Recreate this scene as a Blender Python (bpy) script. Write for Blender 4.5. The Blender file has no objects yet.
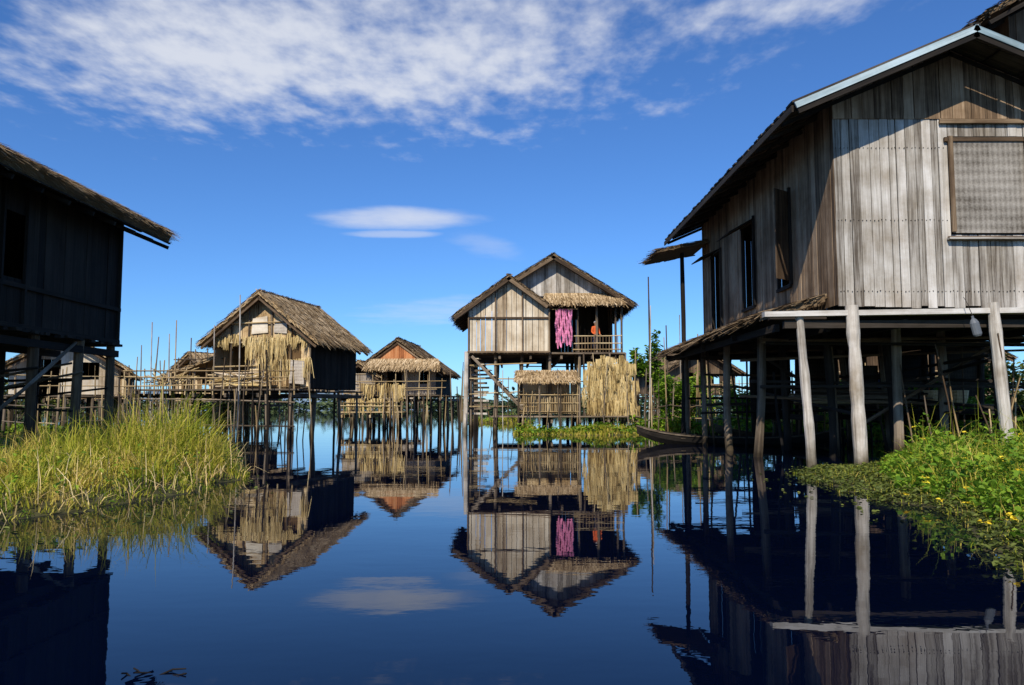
import bpy, math, random
import numpy as np
from mathutils import Vector, Matrix
random.seed(7); np.random.seed(7)
R=random.random
def U(a,b): return a+(b-a)*R()
scn=bpy.context.scene
V3=Vector
# ------------------------------------------------------------------ materials
def newmat(name):
    m=bpy.data.materials.new(name); m.use_nodes=True
    nt=m.node_tree; nt.nodes.clear()
    out=nt.nodes.new('ShaderNodeOutputMaterial')
    return m,nt,out
def N(nt,t,**kw):
    n=nt.nodes.new(t)
    for k,v in kw.items(): setattr(n,k,v)
    return n
def L(nt,a,b): nt.links.new(a,b)
def mth(nt,op,a,b=None,c=None,clamp=False):
    n=nt.nodes.new('ShaderNodeMath'); n.operation=op; n.use_clamp=clamp
    for i,x in enumerate((a,b,c)):
        if x is None: continue
        if isinstance(x,(int,float)): n.inputs[i].default_value=x
        else: nt.links.new(x,n.inputs[i])
    return n.outputs[0]
def ramp(nt,fac,stops):
    n=nt.nodes.new('ShaderNodeValToRGB')
    el=n.color_ramp.elements
    while len(el)<len(stops): el.new(0.5)
    for e,(p,c) in zip(el,stops):
        e.position=p; e.color=(c[0],c[1],c[2],1)
    nt.links.new(fac,n.inputs[0]); return n.outputs[0]
def mixc(nt,f,a,b,mode='MIX'):
    n=nt.nodes.new('ShaderNodeMix'); n.data_type='RGBA'; n.blend_type=mode
    for s,x in ((n.inputs[0],f),(n.inputs[6],a),(n.inputs[7],b)):
        if isinstance(x,(int,float)): s.default_value=x
        elif isinstance(x,(tuple,list)): s.default_value=(x[0],x[1],x[2],1)
        else: nt.links.new(x,s)
    return n.outputs[2]
def noise(nt,vec,scale,detail=4,rough=.55):
    n=nt.nodes.new('ShaderNodeTexNoise'); n.inputs['Scale'].default_value=scale
    n.inputs['Detail'].default_value=detail; n.inputs['Roughness'].default_value=rough
    if vec is not None: nt.links.new(vec,n.inputs['Vector'])
    return n.outputs[0]
def mapping(nt,vec,sc):
    n=nt.nodes.new('ShaderNodeMapping'); n.inputs['Scale'].default_value=sc
    nt.links.new(vec,n.inputs['Vector']); return n.outputs[0]
def attrs(nt):
    a=N(nt,'ShaderNodeAttribute',attribute_name='gc'); b=N(nt,'ShaderNodeAttribute',attribute_name='var')
    return a.outputs['Vector'],b.outputs['Fac']
def objc(nt):
    return N(nt,'ShaderNodeNewGeometry').outputs['Position']
def wetline(nt,c):
    sx=N(nt,'ShaderNodeSeparateXYZ'); P=objc(nt); L(nt,P,sx.inputs[0])
    z=mth(nt,'ADD',sx.outputs[2],mth(nt,'MULTIPLY',mth(nt,'SUBTRACT',noise(nt,P,3,3),.5),.5))
    k=ramp(nt,z,[(.12,(.28,.26,.2)),(.55,(1,1,1))])
    return mixc(nt,1.0,c,k,'MULTIPLY')
def finish(nt,out,col,rough=.8,bumph=None,bs=.4,bd=.01,transl=None,spec=.3):
    p=N(nt,'ShaderNodeBsdfPrincipled'); 
    if isinstance(col,tuple): p.inputs['Base Color'].default_value=(*col,1)
    else: L(nt,col,p.inputs['Base Color'])
    p.inputs['Roughness'].default_value=rough
    p.inputs['Specular IOR Level'].default_value=spec
    if bumph is not None:
        b=N(nt,'ShaderNodeBump'); b.inputs['Strength'].default_value=bs; b.inputs['Distance'].default_value=bd
        L(nt,bumph,b.inputs['Height']); L(nt,b.outputs[0],p.inputs['Normal'])
    s=p.outputs[0]
    if transl:
        t=N(nt,'ShaderNodeBsdfTranslucent'); L(nt,col,t.inputs[0])
        mx=N(nt,'ShaderNodeMixShader'); mx.inputs[0].default_value=transl
        L(nt,s,mx.inputs[1]); L(nt,t.outputs[0],mx.inputs[2]); s=mx.outputs[0]
    L(nt,s,out.inputs[0])
def wood(name,dark,mid,light,grain=1.0,stain=.5,rough=.85,vv=.45):
    m,nt,out=newmat(name); gc,var=attrs(nt)
    g=noise(nt,mapping(nt,gc,(1.0*grain,30*grain,30*grain)),1.0,6,.7)
    g2=noise(nt,mapping(nt,gc,(.6,9,9)),1.0,3,.5)
    st=noise(nt,objc(nt),.9,6,.65)
    f=mth(nt,'ADD',mth(nt,'MULTIPLY',g,.95),mth(nt,'MULTIPLY',g2,.6))
    f=mth(nt,'ADD',f,mth(nt,'MULTIPLY',mth(nt,'SUBTRACT',var,.5),vv))
    f=mth(nt,'SUBTRACT',f,.24,clamp=True)
    c=ramp(nt,f,[(.22,dark),(.5,mid),(.8,light)])
    s=ramp(nt,st,[(.36,(1-stain,1-stain*1.12,1-stain*1.28)),(.6,(1,1,1))])
    c=mixc(nt,1.0,c,s,'MULTIPLY')
    c=wetline(nt,c)
    finish(nt,out,c,rough,g,.7,.01); return m
M={}
M['grey']=wood('weathered_grey_wood',(.12,.098,.075),(.44,.405,.35),(.66,.62,.56),1,.42,vv=.45)
M['brown']=wood('brown_weathered_wood',(.035,.021,.011),(.125,.08,.045),(.27,.19,.115),1,.4)
M['wbrown']=wood('lightened_brown_wood',(.07,.043,.023),(.27,.18,.105),(.46,.335,.215),1,.45)  # brown lightened to stand in for sunlight on the eave-shaded side wall
M['dark']=wood('dark_wood',(.008,.006,.004),(.024,.018,.012),(.052,.04,.029),1,.4)  # albedo lowered so shaded walls go near-black; plain dark timber uses it too
M['post']=wood('post_wood',(.04,.028,.018),(.15,.112,.075),(.34,.27,.195),.7,.5)
M['pale']=wood('pale_post_wood',(.17,.135,.10),(.50,.45,.38),(.72,.66,.58),.7,.5)
M['cream']=wood('cream_board',(.28,.19,.11),(.68,.56,.39),(.78,.70,.56),1,.35)
M['bamboo']=wood('bamboo',(.14,.09,.04),(.46,.33,.16),(.66,.52,.30),.6,.4)
M['reddish']=wood('reddish_board',(.16,.045,.012),(.50,.18,.06),(.62,.30,.13),1,.3)
M['blue']=wood('pale_blue_bargeboard',(.10,.16,.19),(.30,.41,.45),(.46,.57,.60),.6,.3)
M['roofm']=wood('old_roof_sheet',(.015,.012,.010),(.055,.044,.036),(.12,.10,.082),.6,.5)
def thatchmat(name,dark,mid,light):
    m,nt,out=newmat(name); gc,var=attrs(nt)
    st=noise(nt,objc(nt),.8,5,.65)
    g=noise(nt,mapping(nt,gc,(2,60,60)),1,3)
    f=mth(nt,'ADD',mth(nt,'MULTIPLY',var,.55),mth(nt,'MULTIPLY',st,.55))
    f=mth(nt,'ADD',f,mth(nt,'MULTIPLY',mth(nt,'SUBTRACT',g,.5),.45))
    f=mth(nt,'SUBTRACT',f,.055,clamp=True)
    c=ramp(nt,f,[(.15,dark),(.5,mid),(.85,light)])
    finish(nt,out,c,.9,g,.5,.01,spec=.15); return m
M['thatch']=thatchmat('thatch_golden_brown',(.09,.052,.022),(.40,.275,.14),(.68,.52,.32))
M['thatchd']=thatchmat('thatch_dark',(.04,.025,.013),(.17,.115,.063),(.38,.275,.165))
M['straw']=thatchmat('straw',(.12,.065,.02),(.58,.42,.17),(.82,.65,.34))
def weave(name,dark,mid,light,S=9.0,kk=.09):
    m,nt,out=newmat(name); gc,var=attrs(nt)
    sx=N(nt,'ShaderNodeSeparateXYZ'); L(nt,gc,sx.inputs[0])
    a=mth(nt,'ADD',sx.outputs[0],mth(nt,'MULTIPLY',sx.outputs[1],.55)); b=mth(nt,'SUBTRACT',sx.outputs[0],mth(nt,'MULTIPLY',sx.outputs[1],.55))
    wa=mth(nt,'SINE',mth(nt,'MULTIPLY',a,S*6.28)); wb=mth(nt,'SINE',mth(nt,'MULTIPLY',b,S*6.28))
    k=mth(nt,'MULTIPLY',wa,wb)
    st=noise(nt,objc(nt),1.1,5,.65); g=noise(nt,gc,25,3)
    f=mth(nt,'ADD',mth(nt,'MULTIPLY',k,kk),mth(nt,'MULTIPLY',st,.8))
    f=mth(nt,'ADD',f,mth(nt,'MULTIPLY',mth(nt,'SUBTRACT',var,.5),.5))
    f=mth(nt,'ADD',f,mth(nt,'MULTIPLY',mth(nt,'SUBTRACT',g,.5),.45),clamp=True)
    c=ramp(nt,f,[(.2,dark),(.45,mid),(.72,light)])
    finish(nt,out,c,.85,k,.5,.006,spec=.2); return m
M['weave']=weave('woven_bamboo',(.13,.075,.03),(.50,.34,.165),(.76,.59,.35))
M['weaveg']=weave('woven_bamboo_grey',(.12,.095,.07),(.36,.30,.235),(.56,.50,.41),7.0)
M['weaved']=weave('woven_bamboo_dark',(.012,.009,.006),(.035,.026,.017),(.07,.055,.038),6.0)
M['shutter']=weave('woven_shutter',(.09,.075,.058),(.23,.205,.17),(.38,.345,.295),4.5,.13)
def leafmat(name,stops,transl=.35):
    m,nt,out=newmat(name); gc,var=attrs(nt)
    st=noise(nt,objc(nt),.9,4,.6)
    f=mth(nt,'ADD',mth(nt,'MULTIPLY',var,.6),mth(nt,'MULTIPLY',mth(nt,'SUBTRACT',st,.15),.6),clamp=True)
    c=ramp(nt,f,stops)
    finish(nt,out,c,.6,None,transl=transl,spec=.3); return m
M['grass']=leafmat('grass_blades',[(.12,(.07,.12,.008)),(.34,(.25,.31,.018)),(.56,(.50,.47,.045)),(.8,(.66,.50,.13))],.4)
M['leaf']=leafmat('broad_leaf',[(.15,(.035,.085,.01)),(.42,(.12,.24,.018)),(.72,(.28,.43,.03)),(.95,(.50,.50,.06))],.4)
M['leafd']=leafmat('dark_leaf',[(.2,(.05,.055,.014)),(.5,(.10,.13,.022)),(.85,(.23,.25,.045))],.25)
M['flower']=leafmat('yellow_flower',[(.2,(.80,.58,.03)),(.8,(.9,.74,.05))],.2)
M['tree']=leafmat('distant_foliage',[(.2,(.03,.05,.02)),(.5,(.06,.09,.03)),(.85,(.10,.13,.05))],.1)
def plain(name,col,rough=.7,var_amt=.35,sc=4):
    m,nt,out=newmat(name)
    n=noise(nt,objc(nt),sc,5,.6)
    c=ramp(nt,n,[(.3,tuple(x*(1-var_amt) for x in col)),(.7,tuple(min(1,x*(1+var_amt*.5)) for x in col))])
    finish(nt,out,c,rough,n,.3,.01); return m
M['mud']=plain('peat_mud',(.07,.065,.022),.95,.6,9)
M['pink']=plain('pink_cloth',(.74,.24,.42),.85,.65,9)
M['orange']=plain('orange_cloth',(.70,.13,.03),.8,.2)
M['skin']=plain('skin',(.30,.17,.10),.55,.1)
M['hair']=plain('black_hair',(.015,.012,.01),.5,.2)
M['white']=plain('white_cloth',(.72,.70,.66),.8,.15)
M['navy']=plain('dark_longyi',(.03,.04,.08),.8,.3)
M['bluec']=plain('blue_cloth',(.08,.16,.34),.85,.4,6)
M['hill']=plain('hazy_hills',(.16,.23,.30),1,.15,.02)
M['jug']=plain('grey_plastic',(.12,.13,.14),.4,.2)
# ------------------------------------------------------------------ mesh builder
def mkobj(name,verts,faces,gc,var,mats,mi=None,parent=None,smooth=False):
    me=bpy.data.meshes.new(name); me.from_pydata(verts,[],faces)
    a=me.attributes.new('gc','FLOAT_VECTOR','POINT'); a.data.foreach_set('vector',np.asarray(gc,dtype=np.float32).ravel())
    a=me.attributes.new('var','FLOAT','POINT'); a.data.foreach_set('value',np.asarray(var,dtype=np.float32).ravel())
    for m in mats: me.materials.append(M[m])
    if mi is not None: me.polygons.foreach_set('material_index',np.asarray(mi,dtype=np.int32))
    if smooth: me.polygons.foreach_set('use_smooth',np.ones(len(faces),dtype=bool))
    me.update()
    o=bpy.data.objects.new(name,me); scn.collection.objects.link(o)
    if parent: o.parent=parent
    return o
class B:
    def __init__(s): s.V=[];s.F=[];s.G=[];s.C=[];s.I=[];s.m=[]
    def mid(s,mat):
        if mat not in s.m: s.m.append(mat)
        return s.m.index(mat)
    def add(s,vs,fs,gs,mat,var=None):
        n=len(s.V); k=s.mid(mat); v=R() if var is None else var
        s.V+= [tuple(x) for x in vs]; s.G+=[tuple(x) for x in gs]; s.C+=[v]*len(vs)
        for f in fs: s.F.append(tuple(n+i for i in f)); s.I.append(k)
    def slab(s,c,th,mat,long=None,var=None):
        c=[V3(x) for x in c]; n=(c[1]-c[0]).cross(c[3]-c[0])
        if n.length<1e-9: n=(c[2]-c[0]).cross(c[3]-c[0])
        n.normalize()
        long=V3(long).normalized() if long is not None else (c[1]-c[0]).normalized()
        sd=n.cross(long)
        off=V3((U(0,50),U(0,50),U(0,50)))
        vs=c+[x+n*th for x in c]
        gs=[(x.dot(long)+off.x,x.dot(sd)+off.y,x.dot(n)+off.z) for x in vs]
        s.add(vs,[(3,2,1,0),(4,5,6,7),(0,1,5,4),(1,2,6,5),(2,3,7,6),(3,0,4,7)],gs,mat,var)
    def beam(s,p0,p1,w,h,mat,up=(0,0,1),var=None):
        p0=V3(p0);p1=V3(p1);d=(p1-p0).normalized();up=V3(up)
        if abs(d.dot(up))>.95: up=V3((0,1,0))
        a=d.cross(up).normalized()*w*.5; b=a.cross(d).normalized()*h*.5
        s.slab([p0-a-b,p1-a-b,p1+a-b,p0+a-b],h,mat,d,var)
    def pole(s,p0,p1,r0,r1,mat,n=7,seg=5,wob=.02,var=None):
        p0=V3(p0);p1=V3(p1);d=p1-p0;Ln=d.length;d.normalize()
        a=d.cross(V3((0,0,1)) if abs(d.z)<.9 else V3((1,0,0))).normalized(); b=d.cross(a)
        vs=[];gs=[];fs=[];off=(U(0,50),U(0,50),U(0,50))
        ph=U(0,6);wa=U(-1,1)*wob;wb=U(-1,1)*wob
        for i in range(seg+1):
            t=i/seg; r=r0+(r1-r0)*t; r*=U(.88,1.1)
            c=p0+d*(Ln*t)+(a*wa+b*wb)*math.sin(math.pi*t)*Ln*.5+a*math.sin(ph+t*7)*wob*.6
            for k in range(n):
                q=6.2832*k/n; rr=r*U(.94,1.06); vs.append(c+a*math.cos(q)*rr+b*math.sin(q)*rr)
                gs.append((Ln*t+off[0],r*math.cos(q)+off[1],r*math.sin(q)+off[2]))
        for i in range(seg):
            for k in range(n):
                k2=(k+1)%n; fs.append((i*n+k,i*n+k2,(i+1)*n+k2,(i+1)*n+k))
        fs.append(tuple(range(n-1,-1,-1))); fs.append(tuple(seg*n+k for k in range(n)))
        s.add(vs,fs,gs,mat,var)
    def blade(s,p,d,ln,w,side,mat,var=None):
        a=side*(w*.5); t=p+d*ln
        o=(U(0,50),U(0,50),0)
        s.add([p-a,p+a,t+a*.6,t-a*.6],[(0,1,2,3)],[(o[0],o[1],0),(o[0],o[1]+w,0),(o[0]+ln,o[1]+w,0),(o[0]+ln,o[1],0)],mat,var)
    def obj(s,name,parent=None,smooth=False):
        return mkobj(name,s.V,s.F,s.G,s.C,s.m,s.I,parent,smooth)
class House:
    def __init__(s,name,loc,rot=0):
        s.e=bpy.data.objects.new(name,None); s.e.location=loc; s.e.rotation_euler=(0,0,math.radians(rot))
        s.e.empty_display_size=.5
        scn.collection.objects.link(s.e); s.p={}
    def __getitem__(s,k):
        if k not in s.p: s.p[k]=B()
        return s.p[k]
    def done(s):
        for k,b in s.p.items():
            if b.V: b.obj(k,s.e)
def wall(b,A,Bp,z0,ztop,mat,w=.17,th=.025,holes=(),gap=.004,var=None,rag=.0):
    A=V3((A[0],A[1],0));Bp=V3((Bp[0],Bp[1],0));d=Bp-A;Ln=d.length;d.normalize()
    zt=ztop if callable(ztop) else (lambda t:ztop)
    edges=sorted(set([e for h in holes for e in (h[0],h[1])]))
    t=0
    while t<Ln-1e-3:
        ww=w*U(.7,1.35); t1=min(Ln,t+ww)
        for e in edges:
            if t+.03<e<t1+.04: t1=e; break
        if Ln-t1<.05: t1=Ln
        segs=[]
        hs=[h for h in holes if h[0]<(t+t1)/2<h[1]]
        cur=z0-U(0,rag)
        for h in sorted(hs,key=lambda h:h[2]):
            if h[2]>cur: segs.append((cur,h[2],False))
            cur=h[3]
        segs.append((cur,None,True))
        nrm=V3((d.y,-d.x,0)); o=nrm*U(-.008,.008)
        v=R() if var is None else var+U(-.2,.2)
        for za,zb,top in segs:
            ta=t+gap*.5*U(.3,2); tb=t1-gap*.5*U(.3,2)
            zl=zt(ta) if top else zb; zr=zt(tb) if top else zb
            if min(zl,zr)<=za+.01: continue
            a=A+d*ta+o; c=A+d*tb+o
            s=[a+V3((0,0,za)),c+V3((0,0,za)),c+V3((0,0,zr)),a+V3((0,0,zl))]
            b.slab(s,-th,mat,(0,0,1),v)
        t=t1
def panels(b,A,Bp,z0,ztop,mat,w=1.1,frame='bamboo',th=.02,holes=()):
    wall(b,A,Bp,z0,ztop,mat,w=w,th=th,holes=holes,gap=.02)
    A=V3((A[0],A[1],0));Bp=V3((Bp[0],Bp[1],0));d=Bp-A;Ln=d.length;d.normalize();n=V3((d.y,-d.x,0))
    zt=ztop if callable(ztop) else (lambda t:ztop)
    k=max(2,int(Ln/.8))
    for i in range(k+1):
        t=Ln*i/k
        if any(h[0]+.1<t<h[1]-.1 for h in holes): continue
        p=A+d*t+n*.03
        b.pole(p+V3((0,0,z0)),p+V3((0,0,zt(min(max(t,.02),Ln-.02)))),.018,.015,frame,5,2,.01)
    zmin=min(zt(.02),zt(Ln-.02))
    for z in (z0+.05,(z0+zmin)/2,zmin-.05):
        if any(h[2]<z<h[3] for h in holes): continue
        b.pole(A+n*.045+V3((0,0,z)),Bp+n*.045+V3((0,0,z+U(-.03,.03))),.02,.017,frame,5,3,.01)
def thatch(b,R0,R1,E1,E0,mat,bl=.45,bw=.045,row=.17,th=.10,fr=.12,var=None):
    R0,R1,E1,E0=[V3(x) for x in (R0,R1,E1,E0)]
    al=(R1-R0).normalized(); dn=((E0+E1)-(R0+R1)).normalized()
    n=al.cross(dn).normalized()
    if n.z<0: n=-n
    c=[R0,R1,E1,E0]
    nn=(c[1]-c[0]).cross(c[3]-c[0]).normalized()
    b.slab(c,(-th if nn.dot(n)>0 else th),mat,dn,.25)
    Ls=((E0+E1)-(R0+R1)).length/2; k=int(Ls/row)+1
    W=(R1-R0).length
    for i in range(k+1):
        f=min(1,i/k); a0=R0.lerp(E0,f); a1=R1.lerp(E1,f); w=(a1-a0).length; m=int(w/(bw*.75))
        rv=U(-.15,.15)
        for j in range(m):
            t=(j+R())/m; p=a0.lerp(a1,t)+n*U(.005,.06)-dn*bl*U(.3,.8)*(1 if i==k else .6)
            if i==0: p=a0.lerp(a1,t)+n*.04-dn*.05
            sd=U(-.2,.2)
            if t<.02: sd-=.35
            if t>.98: sd+=.35
            d=(dn+al*sd+n*U(-.06,.06)).normalized()
            if i==k: d=(d+V3((0,0,-U(.0,.3)))).normalized()
            b.blade(p,d,bl*U(.7,1.15)+(fr*U(-.3,1)*(1+.6*math.sin(t*W*3+W)) if i==k else 0),bw*U(.6,1.3),(al+n*U(-.3,.3)).normalized(),mat,(U(.1,1)+rv if var is None else var+U(-.2,.2)))
    for E,Rr,sg in ((E0,R0,-1),(E1,R1,1)):
        m=int(Ls/.035*max(1,th/.1))
        for j in range(m):
            p=Rr.lerp(E,(j+R())/m)+n*U(-th,.03)
            d=(dn+al*sg*U(.15,.6)+n*U(-.2,.05)).normalized()
            b.blade(p-d*.15,d,U(.2,.4),bw*.8,(n+al*U(-.3,.3)).normalized(),mat,U(.1,.8))
    m=int(W/.02*max(1,th/.1))
    for j in range(m):
        p=E0.lerp(E1,(j+R())/m)-n*U(0,th)-dn*.08
        d=(dn+al*U(-.25,.25)+V3((0,0,-U(0,.5)))).normalized()
        b.blade(p,d,U(.12,.28),bw*.7,(al+n*U(-.4,.4)).normalized(),mat,U(0,.7))
def sheetroof(b,R0,R1,E1,E0,mat,th=.04,pw=.22):
    R0,R1,E1,E0=[V3(x) for x in (R0,R1,E1,E0)]
    W=(R1-R0).length; k=max(1,int(W/pw)); dn=(E0-R0).normalized(); al=(R1-R0).normalized(); n=al.cross(dn)
    if n.z<0:n=-n
    for i in range(k):
        a=i/k; c=min(1,(i+1)/k+.02/W)
        o=n*(.014 if i%2 else 0); e=dn*U(-.03,.05)
        cs=[R0.lerp(R1,a)+o,R0.lerp(R1,c)+o,E0.lerp(E1,c)+o+e,E0.lerp(E1,a)+o+e]
        nn=(cs[1]-cs[0]).cross(cs[3]-cs[0])
        b.slab(cs,(-th if nn.dot(n)>0 else th),mat,dn)
def gable_roof(H,cx,xl,xr,y0,y1,zr,sl,kind='thatch',mat='thatch',raft='dark',barge=None,bl=.45,bw=.045,key='roof',th=.10):
    b=H[key]; rb=H['rafters']
    for sg,xe in ((-1,xl),(1,xr)):
        R0=(cx-sg*.02,y0,zr);R1=(cx-sg*.02,y1,zr);E0=(cx+sg*xe,y0,zr-sl*xe);E1=(cx+sg*xe,y1,zr-sl*xe)
        if kind=='thatch': thatch(b,R0,R1,E1,E0,mat,bl,bw,th=th)
        else: sheetroof(b,R0,R1,E1,E0,mat)
        off=th+.06 if kind=='thatch' else .09
        k=max(2,int((y1-y0)/.9))
        for i in range(k+1):
            y=y0+.08+(y1-y0-.16)*i/k
            rb.beam((cx,y,zr-off-.02),(cx+sg*(xe-.03),y,zr-sl*(xe-.03)-off-.02),.06,.09,raft)
        kk=max(2,int(xe/.7))
        for i in range(kk+1):
            x=(xe-.05)*i/kk
            rb.beam((cx+sg*x,y0+.03,zr-sl*x-off+.045),(cx+sg*x,y1-.03,zr-sl*x-off+.045),.05,.035,raft)
        if barge:
            for y in (y0-.03,y1+.03):
                rb.beam((cx+sg*.0,y,zr-.02),(cx+sg*xe,y,zr-sl*xe-.02),.035,.16,barge)
    if kind=='thatch':
        for i in range(int((y1-y0)/.02)):
            y=y0+R()*(y1-y0)
            sg=random.choice((-1,1)); d=V3((sg,U(-.4,.4),-sl*U(.6,1.1))).normalized()
            b.blade(V3((cx-sg*.1,y,zr+U(.03,.09))),d,U(.25,.45),bw,V3((0,1,U(-.2,.2))).normalized(),mat,U(.2,1))
    else:
        b.beam((cx,y0,zr+.03),(cx,y1,zr+.03),.25,.04,mat)
def stilts(H,x0,x1,y0,y1,zt,nx,ny,r=.1,mat='post',lean=.12,key='posts',extra=0,zb=-.7,wob=.03):
    b=H[key]
    for i in range(nx):
        for j in range(ny):
            x=x0+(x1-x0)*i/max(1,nx-1); y=y0+(y1-y0)*j/max(1,ny-1)
            b.pole((x+U(-1,1)*lean,y+U(-1,1)*lean,zb),(x,y,zt+extra*R()),r*U(.8,1.2),r*U(.65,.95),mat,8,6,wob)
def deck(H,x0,x1,y0,y1,z,mat='post',th=.05,key='floor'):
    b=H[key]; y=y0
    while y<y1:
        w=U(.12,.2); b.beam((x0+U(-.12,.12),y+w/2,z-th/2),(x1+U(-.12,.12),y+w/2,z-th/2+U(-.015,.015)),w-.01,th,mat); y+=w
    k=max(1,int((x1-x0)/1.3))
    for i in range(k+1):
        x=x0+.1+(x1-x0-.2)*i/k; b.beam((x,y0-.1,z-th-.09),(x,y1+.1,z-th-.09),.1,.16,mat)
def rail(H,p0,p1,h=.9,mat='bamboo',n=6,key='railing',bars=2):
    b=H[key];p0=V3(p0);p1=V3(p1)
    for i in range(n+1):
        p=p0.lerp(p1,i/n)+V3((U(-.15,.15),0,0)); b.pole(p-V3((0,0,.3)),p+V3((U(-.1,.1),0,h*U(.6,1.7))),.03,.025,mat,5,3,.02)
    for k in range(bars):
        z=h*(k+1)/bars-.08
        b.pole(p0+V3((U(-.4,.2),-.04,z+U(-.12,.12))),p1+V3((U(-.3,.3),-.04,z+U(-.12,.12))),.028,.022,mat,5,4,.02)
def fringe(b,A,Bp,z,ln,mat='straw',dens=55,w=.035):
    A=V3(A);Bp=V3(Bp);d=(Bp-A);Ln=d.length;d.normalize();nr=V3((d.y,-d.x,0)); bundles={}
    for i in range(int(Ln*dens)):
        s=R()*Ln; k=int(s/.22)
        if k not in bundles: bundles[k]=(U(-.1,.1),U(.75,1.2),U(-.3,.3),U(0,.08))
        bz,bs,bv,bo=bundles[k]
        p=A+d*s+nr*(U(0,.07)+bo)+V3((0,0,z+bz+U(-.05,.05)))
        b.blade(p,V3((U(-.14,.14)+((k+.5)*.22-s)*.6,U(-.08,.08),-1)).normalized(),ln*bs*U(.6,1.15),w*U(.5,1.3),(d+nr*U(-.6,.6)).normalized(),mat,min(1,max(0,.5+bv+U(-.45,.45))))
# ================================================================== RIGHT HOUSE (near)
H=House('stilt_house',(9.6,16.6,0),0)
W2=2.61; D=11.7; zf=3.55; sl=.43; zr=9.2
gt=lambda t:zr-.12-sl*abs(t-W2)
wt=7.55
wall(H['front_wall'],(-W2,0),(W2,0),zf-.12,lambda t:min(wt,gt(t)),'grey',.19,.03,holes=[(2.5,4.15,4.97,7.15)],gap=.014,rag=.06)
wall(H['front_gable'],(-W2,-.034),(W2,-.034),wt-.02,gt,'wbrown',.2,.025,gap=.01)
H['front_wall'].beam((-.3,-.065,wt),(W2,-.065,wt),.05,.09,'brown')
wx0,wx1=2.5-W2,4.15-W2
b=H['window_shutter']
b.slab([(wx0+.03,-.02,5.0),(wx1-.03,-.02,5.0),(wx1-.03,-.02,7.12),(wx0+.03,-.02,7.12)],.03,'shutter',(1,0,0),.6)
for z in (4.97,7.15): b.beam((wx0-.1,-.055,z),(wx1+.1,-.055,z),.06,.09,'brown')
for x in (wx0,wx1): b.beam((x,-.058,5.01),(x,-.058,7.11),.08,.06,'brown',up=(0,1,0))
b.beam((wx0-.12,-.09,4.91),(wx1+.12,-.09,4.91),.12,.04,'grey')
for z in (3.75,5.3,6.9):
    for i in range(60):
        x=-W2+.05+i*.087
        if wx0-.1<x<wx1+.1 and z>4.8: continue
        H['nails'].beam((x,-.012,z+U(-.02,.02)),(x+.012,-.012,z),.02,.014,'dark')
wtop=zr-.12-sl*W2
wall(H['left_wall'],(-W2,D),(-W2,0),zf-.1,wtop,'wbrown',.18,.03,holes=[(D-3.6,D-2.7,4.35,6.7),(D-6.7,D-5.6,4.2,6.7),(D-10.3,D-9.2,3.7,6.5)],gap=.01)
wall(H['right_wall'],(W2,0),(W2,D),zf-.1,wtop,'brown',.18,.03,gap=.01)
wall(H['back_wall'],(W2,D),(-W2,D),zf-.1,gt,'brown',.2,.03,gap=.01)
b=H['left_wall']
for y0,y1,z0,z1 in ((2.7,3.6,4.35,6.7),(5.6,6.7,4.2,6.7),(9.2,10.3,3.7,6.5)):
    for y in (y0,y1): b.beam((-W2-.04,y,z0-.05),(-W2-.04,y,z1+.05),.07,.07,'dark')
    for z in (z0,z1): b.beam((-W2-.045,y0-.05,z),(-W2-.045,y1+.05,z),.06,.08,'dark')
b.slab([(-W2-.05,5.5,6.65),(-W2-.05,6.8,6.65),(-W2-.75,6.8,6.25),(-W2-.75,5.5,6.25)],.03,'dark',(0,1,0))
b.slab([(-W2-.05,9.1,6.5),(-W2-.05,10.4,6.5),(-W2-.7,10.4,6.2),(-W2-.7,9.1,6.2)],.03,'dark',(0,1,0))
b.slab([(-W2-.04,2.65,4.4),(-W2-.5,2.3,4.4),(-W2-.5,2.3,6.65),(-W2-.04,2.65,6.65)],.03,'brown',(0,0,1))
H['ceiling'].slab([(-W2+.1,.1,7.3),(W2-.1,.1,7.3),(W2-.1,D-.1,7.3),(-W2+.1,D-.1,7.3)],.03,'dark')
gable_roof(H,0,3.8,3.8,-1.0,D+.8,zr,sl,'sheet','roofm','dark',None)
for sg in (-1,1):
    H['bargeboard'].beam((0,-1.06,zr+.0),(sg*3.84,-1.06,zr-sl*3.84),.04,.13,'blue')
    H['bargeboard'].beam((0,-1.03,zr-.14),(sg*3.78,-1.03,zr-sl*3.78-.14),.05,.12,'dark')
H['bargeboard'].beam((-3.83,-1.0,zr-sl*3.83-.03),(-3.83,D+.8,zr-sl*3.83-.03),.04,.14,'dark')
gable_roof(H,4.2,2.9,2.9,.6,9,11.9,.55,'thatch','thatchd','dark')
wall(H['upper_wall'],(2.3,1.4),(5.2,1.4),7.6,lambda t:11.6-.55*abs(t-1.9),'brown',.2)
wall(H['upper_wall'],(2.3,8.4),(2.3,1.4),7.6,10.6,'brown',.2)
b=H['floor']
b.beam((-W2-1.65,-.12,zf-.22),(5.2,-.42,zf-.10),.22,.11,'grey')
b.beam((-W2-1.2,-.05,zf-.38),(5.2,-.1,zf-.34),.14,.16,'dark')
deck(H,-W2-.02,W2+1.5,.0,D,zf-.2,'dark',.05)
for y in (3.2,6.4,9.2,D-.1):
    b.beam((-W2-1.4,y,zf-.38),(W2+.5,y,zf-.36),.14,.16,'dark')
deck(H,-W2-1.35,-W2-.05,.3,D,zf-.28,'dark',.05,'side_deck')
thatch(H['side_awning'],(-W2-.1,.5,3.70),(-W2-.1,D,3.68),(-W2-1.65,D-.2,3.15),(-W2-1.5,.6,3.3),'thatchd',.5,.06,.17,.12,.45)
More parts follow.
